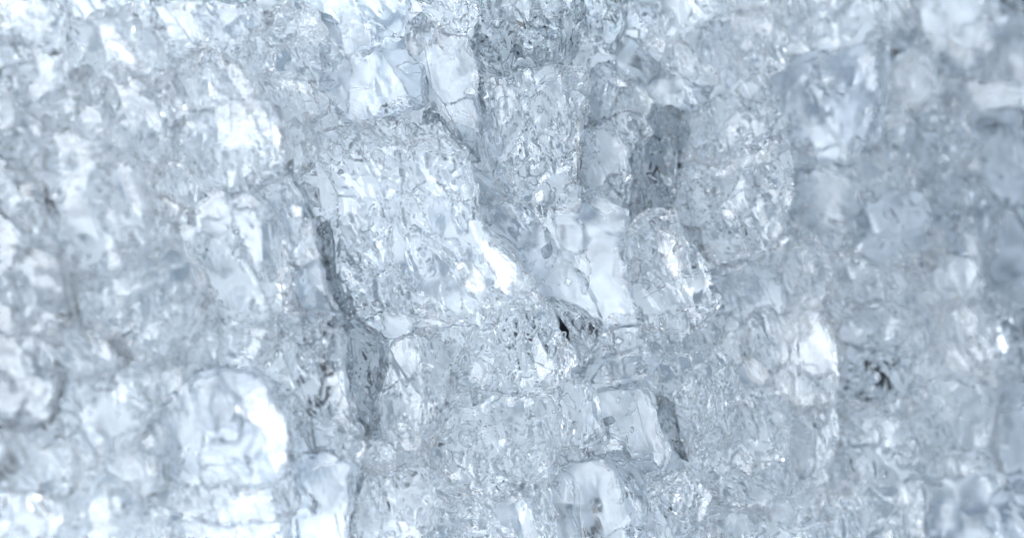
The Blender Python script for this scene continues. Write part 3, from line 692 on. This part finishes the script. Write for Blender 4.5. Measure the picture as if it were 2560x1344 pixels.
def crust(name, ob, outline, kind, seed):
    """a pale crust, mostly a painted highlight, that follows its owner's broken skin (closed, about a millimetre thick)"""
    rs = np.random.RandomState(seed)
    poly = rough_outline(outline, rs, 0.13, 2)
    c = centroid(outline)
    h0 = cast(ob, *c)
    dist = h0[3] if h0[0] else (Vector(ob.matrix_basis.translation) - CAM).length - 0.006
    NA, NR = 96, 22
    n = len(poly)
    top, bot, nn = [], [], []
    seg = np.arange(NA) * n / NA
    i0 = np.floor(seg).astype(int)
    ed = poly[i0 % n] + (poly[(i0 + 1) % n] - poly[i0 % n]) * (seg - i0)[:, None]
    pts = [(c, 0.0)] + [(c + (ed[k] - c) * (r / NR), r / NR) for r in range(1, NR + 1) for k in range(NA)]
    px = np.array([p[0] for p in pts])
    nz = gnoise(np.c_[px / 34.0, np.full(len(px), seed * 1.7)]) + 0.6 * gnoise(np.c_[px / 12.0, np.full(len(px), seed * 0.7)])
    for (q, s_), z in zip(pts, nz):
        h = cast(ob, q[0], q[1])
        dl = h[3] if h[0] and abs(h[3] - dist) < 0.008 else dist
        w = max(0.0, 1 - s_ ** 6)
        top.append(h[4] + h[2] * (dl - (0.00035 + 0.00030 * z) * w - 0.00005))
        bot.append(h[4] + h[2] * (dl + 0.0005 * w + 0.00002))
    V = np.array(top + bot)
    m = len(pts)
    F = []
    for k in range(NA):
        k2 = (k + 1) % NA
        F.append((0, 1 + k2, 1 + k)); F.append((m, m + 1 + k, m + 1 + k2))
        for r in range(NR - 1):
            a_, b_, c_, d_ = 1 + r * NA + k, 1 + r * NA + k2, 1 + (r + 1) * NA + k, 1 + (r + 1) * NA + k2
            F += [(a_, b_, d_), (a_, d_, c_), (m + a_, m + d_, m + b_), (m + a_, m + c_, m + d_)]
        a_, b_ = 1 + (NR - 1) * NA + k, 1 + (NR - 1) * NA + k2
        F += [(a_, b_, m + b_), (a_, m + b_, m + a_)]
    me = mesh_from(name, V, np.array(F))
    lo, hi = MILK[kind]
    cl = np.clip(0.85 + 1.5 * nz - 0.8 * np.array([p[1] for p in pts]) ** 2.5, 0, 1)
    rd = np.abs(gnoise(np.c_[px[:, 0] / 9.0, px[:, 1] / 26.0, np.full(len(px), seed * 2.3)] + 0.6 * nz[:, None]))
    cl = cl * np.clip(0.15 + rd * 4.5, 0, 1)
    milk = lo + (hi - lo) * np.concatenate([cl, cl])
    me.attributes.new('milk', 'FLOAT', 'POINT').data.foreach_set('value', milk.astype(np.float32))
    me.materials.append(MAT[kind])
    o = bpy.data.objects.new(name, me)
    COL.objects.link(o)
    o.parent = ob
    return o


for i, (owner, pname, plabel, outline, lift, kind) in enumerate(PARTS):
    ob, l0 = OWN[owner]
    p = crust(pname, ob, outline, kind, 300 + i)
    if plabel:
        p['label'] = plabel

mb = ice_material('air_bubble')
bubble_mesh = mesh_from('air_bubble', SPH[3][0], SPH[3][1][:, ::-1])
bubble_mesh.attributes.new('milk', 'FLOAT', 'POINT')
bubble_mesh.materials.append(mb)
for owner, bx, by, br in BUBBLES:
    ob, l0 = OWN[owner]
    # sink the bubble just under the owner's skin
    hit, loc, d_, dist, o_ = cast(ob, bx, by)
    if not hit:
        continue
    r = br * K * (loc - o_).length
    b = bpy.data.objects.new('air_bubble', bubble_mesh)
    COL.objects.link(b)
    b.parent = ob
    b.matrix_basis = Matrix.Translation(loc + d_ * (r * 1.25)) @ Matrix.Diagonal((r, r * 0.94, r, 1))


def fracture_mesh(rs, R0):
    """a thin warped air gap inside the ice"""
    NA, NR = 26, 5
    el = rs.uniform(0.25, 0.7)
    ph = rs.uniform(0, 9, 3)
    V = [(0, 0)] + [(r / NR * math.cos(k * 2 * math.pi / NA), r / NR * math.sin(k * 2 * math.pi / NA)) for r in range(1, NR + 1) for k in range(NA)]
    V = np.array(V)
    s_ = np.hypot(V[:, 0], V[:, 1])
    an = np.arctan2(V[:, 1], V[:, 0])
    rr_ = 1 + 0.25 * np.sin(2 * an + ph[0]) + 0.16 * np.sin(5 * an + ph[1]) + 0.1 * np.sin(9 * an + ph[2])
    x, y = V[:, 0] * rr_ * R0, V[:, 1] * rr_ * R0 * el
    z = gnoise(np.c_[x, y, np.zeros(len(x))] * 1000 / 1.6 + ph) * R0 * 0.35
    t = 0.00009 * (1 - s_ ** 4)
    top, bot = np.c_[x, y, z + t], np.c_[x, y, z - t - 0.00001]
    m, F = len(V), []
    for k in range(NA):
        k2 = (k + 1) % NA
        F += [(0, 1 + k, 1 + k2), (m, m + 1 + k2, m + 1 + k)]
        for r in range(NR - 1):
            a_, b_, c_, d_ = 1 + r * NA + k, 1 + r * NA + k2, 1 + (r + 1) * NA + k, 1 + (r + 1) * NA + k2
            F += [(a_, d_, b_), (a_, c_, d_), (m + a_, m + b_, m + d_), (m + a_, m + d_, m + c_)]
        a_, b_ = 1 + (NR - 1) * NA + k, 1 + (NR - 1) * NA + k2
        F += [(a_, m + b_, b_), (a_, m + a_, m + b_)]
    me = mesh_from('fracture', np.r_[top, bot], np.array(F)[:, ::-1])
    me.attributes.new('milk', 'FLOAT', 'POINT')
    me.materials.append(mb)
    return me


rs = np.random.RandomState(41)
FR = [fracture_mesh(rs, rs.uniform(0.0012, 0.0032)) for _ in range(14)]
for (short, cc, q), P_ in zip(refs, PIECES):
    ob = OWN[short][0]
    area = (q[:, 0].max() - q[:, 0].min()) * (q[:, 1].max() - q[:, 1].min())
    dens = {'clear': 9, 'rough': 11, 'flat': 4, 'dark': 5, 'dim': 6, 'frost': 4, 'greyflat': 3, 'white': 0}[P_[4]]
    nfr = min(12, int(round(dens * area / 60000)))
    for k in range(nfr * 2):
        bx, by = rs.uniform(q[:, 0].min(), q[:, 0].max()), rs.uniform(q[:, 1].min(), q[:, 1].max())
        h = cast(ob, bx, by)
        if not h[0]:
            continue
        if k < nfr:
            o = bpy.data.objects.new('fracture', FR[rs.randint(14)])
            e_ = rs.normal(0, 0.5, 3)
            M = Matrix.Translation(h[1] + h[2] * rs.uniform(0.0012, 0.0035)) @ Matrix.Rotation(rs.uniform(0, 6.28), 4, 'Z') @ Matrix.Rotation(e_[0], 4, 'X') @ Matrix.Rotation(e_[1], 4, 'Y')
        else:
            o = bpy.data.objects.new('air_bubble', bubble_mesh)
            r = rs.uniform(0.00016, 0.00048)
            M = Matrix.Translation(h[1] + h[2] * rs.uniform(0.0008, 0.0025)) @ Matrix.Diagonal((r, r * rs.uniform(.8, 1.6), r, 1))
        COL.objects.link(o)
        o.parent = ob
        o.matrix_basis = M

# ---- pieces that fill in between, each one an object; described by the piece they lie against
KDESC = {'dim': 'dim grey', 'clear': 'clear', 'rough': 'rippled', 'dark': 'dark glassy', 'flat': 'smooth', 'frost': 'frosted', 'greyflat': 'smooth blue grey', 'white': 'white'}
used_labels = set(p[1] for p in PIECES)


def side_word(dx, dy):
    a = math.degrees(math.atan2(-dy, dx)) % 360
    return ['right of', 'to the upper right of', 'above', 'to the upper left of', 'left of', 'to the lower left of', 'below', 'to the lower right of'][int((a + 22.5) // 45) % 8]


def auto_label(noun, kind, c, size):
    sz = 'tiny' if size < 16 else 'small' if size < 40 else 'mid-sized' if size < 75 else 'sizeable'
    near = sorted(((float(np.min(np.hypot(*(q - c).T))), s, cc) for s, cc, q in refs), key=lambda t: t[0])[:4]
    tries = []
    for d, s, cc in near[:2]:
        tries.append(f'{sz} {KDESC[kind]} {noun} just {side_word(*(c - cc))} the {s}')
    a, b, e = near[0], near[1], near[2]
    tries.append(f'{sz} {KDESC[kind]} {noun} between the {a[1]} and the {b[1]}')
    tries.append(f'{sz} {KDESC[kind]} {noun} between the {a[1]} and the {e[1]}')
    tries.append(f'{sz} {KDESC[kind]} {noun} between the {b[1]} and the {e[1]}')
    for adj in ('narrow', 'angular', 'stubby', 'jagged'):
        for d, s, cc in near:
            tries.append(f'{sz} {adj} {KDESC[kind]} {noun} {side_word(*(c - cc))} the {s}')
    for t in tries:
        if t not in used_labels and len(t.split()) <= 16:
            used_labels.add(t)
            return t
    return tries[0]


rs = np.random.RandomState(77)
for x, y, r in GAPS:
    covered |= np.hypot(GX - x, GY - y) < r * (1.8 if 1390 < x < 1450 and 780 < y < 870 else 0.5)
cov = np.stack([GX[covered], GY[covered]], 1).astype(np.float32)
room = np.zeros(GX.shape)
for iy in range(GX.shape[0]):
    for ix in range(GX.shape[1]):
        if not covered[iy, ix]:
            room[iy, ix] = np.sqrt(((cov - (GX[iy, ix], GY[iy, ix])) ** 2).sum(1).min())
nfill = 0
for j in range(150):
    # the emptiest spot left
    k = np.unravel_index(int((room + rs.uniform(0, 8, room.shape)).argmax()), room.shape)
    if room[k] < 19:
        break
    c, R0 = np.array([GX[k], GY[k]]), min(max(room[k] * 1.15 + 18, 30), 110)
    n = rs.randint(5, 9)
    a0, st, sa = rs.uniform(0, 6.28), rs.uniform(0.62, 1.0), rs.uniform(0, 3.14)
    pl = []
    for q in range(n):
        th = a0 + 2 * math.pi * (q + rs.uniform(-.25, .25)) / n
        r = R0 * rs.uniform(0.75, 1.2)
        u, v = r * math.cos(th), r * st * math.sin(th)
        pl.append((c[0] + u * math.cos(sa) - v * math.sin(sa), c[1] + u * math.sin(sa) + v * math.cos(sa)))
    room = np.minimum(room, np.maximum(np.hypot(GX - c[0], GY - c[1]) - R0 * 0.8, 0))
    room[inside(pl, GX, GY)] = 0
    kind = rs.choice(['clear', 'rough', 'rough', 'frost', 'clear', 'rough'])
    ob = build_piece('ice_chunk', rough_outline(interlock(pl), rs, 0.12, 1), rs.uniform(-1.5, 0.8), kind, 2000 + j, level=4)
    ob['label'] = auto_label('chunk', kind, c, R0)
    ob['category'] = 'ice'
    ob['group'] = 'ice packed between the larger chunks'
    nfill += 1

# ---- loose chips on the skin of the pile
for j in range(70):
    bx, by = rs.normal(1300, 520), rs.uniform(0, 1344)
    if not 20 < bx < 2540:
        continue
    R0 = rs.uniform(9, 26)
    n = rs.randint(4, 7)
    st, sa = rs.uniform(0.3, 0.9), rs.uniform(0, 3.14)
    pl = []
    for q in range(n):
        th = 2 * math.pi * (q + rs.uniform(-.3, .3)) / n
        u, v = R0 * math.cos(th), R0 * st * math.sin(th)
        pl.append((bx + u * math.cos(sa) - v * math.sin(sa), by + u * math.sin(sa) + v * math.cos(sa)))
    kind = rs.choice(['clear', 'frost', 'clear', 'dark', 'rough'])
    # rest it on whatever lies there
    best = None
    d = ray(bx, by)
    for short, cc, q in refs:
        if np.hypot(*(cc - (bx, by))) > 330:
            continue
        ob = OWN[short][0]
        hit, loc, d_, dist, o_ = cast(ob, bx, by)
        if hit:
            z = (ob.matrix_basis @ loc).z
            best = z if best is None else max(best, z)
    if best is None:
        continue
    ob = build_piece('ice_chip', rough_outline(pl, rs, 0.1, 1), (best - PILE) * 1000 + 0.4, kind, 4000 + j, level=3)
    ob['label'] = auto_label('chip', kind, np.array([bx, by]), R0)
    ob['category'] = 'ice'
    ob['group'] = 'loose chips of ice on the pile'

# ---- the packed ice underneath: one lumpy mass with holes where the dark table shows
NXB, NYB = 300, 190
bx, by = np.meshgrid(np.linspace(-.14, .16, NXB), np.linspace(-.09, .10, NYB))
q = np.c_[bx.ravel() * 1000, by.ravel() * 1000, np.zeros(bx.size)]
wz = gnoise(q / 5 + 9)
hz = 1.6 * gnoise(q / 14 + 3) + 1.2 * (0.5 - np.abs(gnoise((q + wz[:, None] * 2) / 5 + 20))) + 0.5 * gnoise(q / 2.2 + 30)
V = np.c_[bx.ravel(), by.ravel(), PILE - 0.0150 + hz / 1000]
v = V - np.array(CAM)
vz = v @ np.array(fwd)
ppx, ppy = PXW / 2 + v @ np.array(right) / vz / K, PXH / 2 - v @ np.array(up) / vz / K
hole = np.zeros(len(V), bool)
jx = 14 * wz
for x, y, r in GAPS:
    hole |= np.hypot(ppx - x, ppy - y) + 1.2 * jx < r * (0.85 if 1390 < x < 1450 and 780 < y < 870 else 0.5)
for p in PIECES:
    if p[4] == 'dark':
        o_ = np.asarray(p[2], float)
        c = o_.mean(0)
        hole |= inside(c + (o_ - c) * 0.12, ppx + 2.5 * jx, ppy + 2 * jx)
idx = np.arange(NXB * NYB).reshape(NYB, NXB)
a_, b_, c_, d_ = idx[:-1, :-1].ravel(), idx[:-1, 1:].ravel(), idx[1:, 1:].ravel(), idx[1:, :-1].ravel()
ok = ~(hole[a_] | hole[b_] | hole[c_] | hole[d_])
F = np.r_[np.c_[a_, b_, c_][ok], np.c_[a_, c_, d_][ok]]
me = mesh_from('packed_ice', V, F)
me.materials.append(MAT['bed'])
ob = bpy.data.objects.new('packed_ice', me)
ob['kind'] = 'stuff'
ob['label'] = 'packed pale ice under the larger chunks'
COL.objects.link(ob)

# ---- the pile goes on beyond the frame: coarse ice nobody counts
VS, FS, MS, nv = [], [], [], 0
rs = np.random.RandomState(8)
for j in range(90):
    side = rs.randint(0, 4)
    bx = rs.uniform(-420, 2980) if side < 2 else (rs.uniform(-420, -140) if side == 2 else rs.uniform(2700, 2980))
    by = rs.uniform(-420, -130) if side == 0 else rs.uniform(1470, 1760) if side == 1 else rs.uniform(-300, 1640)
    c, t = at(bx, by, PILE - 0.004)
    R0 = rs.uniform(.006, .011)
    th = 2 * math.pi * (np.arange(9) + rs.uniform(-.3, .3, 9)) / 9
    P, F, milk = chunk_shape(np.stack([R0 * np.cos(th), R0 * np.sin(th)], 1), R0 * .8, 3, rs, 'rough')
    P = P @ np.array(rot).T + np.array(c)
    VS.append(P); FS.append(F + nv); MS.append(milk); nv += len(P)
me = mesh_from('coarse_crushed_ice', np.concatenate(VS), np.concatenate(FS))
me.attributes.new('milk', 'FLOAT', 'POINT').data.foreach_set('value', np.concatenate(MS).astype(np.float32))
me.materials.append(MAT['rough'])
ob = bpy.data.objects.new('coarse_crushed_ice', me)
ob['kind'] = 'stuff'
ob['label'] = 'coarse crushed ice around the edge of the pile'
COL.objects.link(ob)
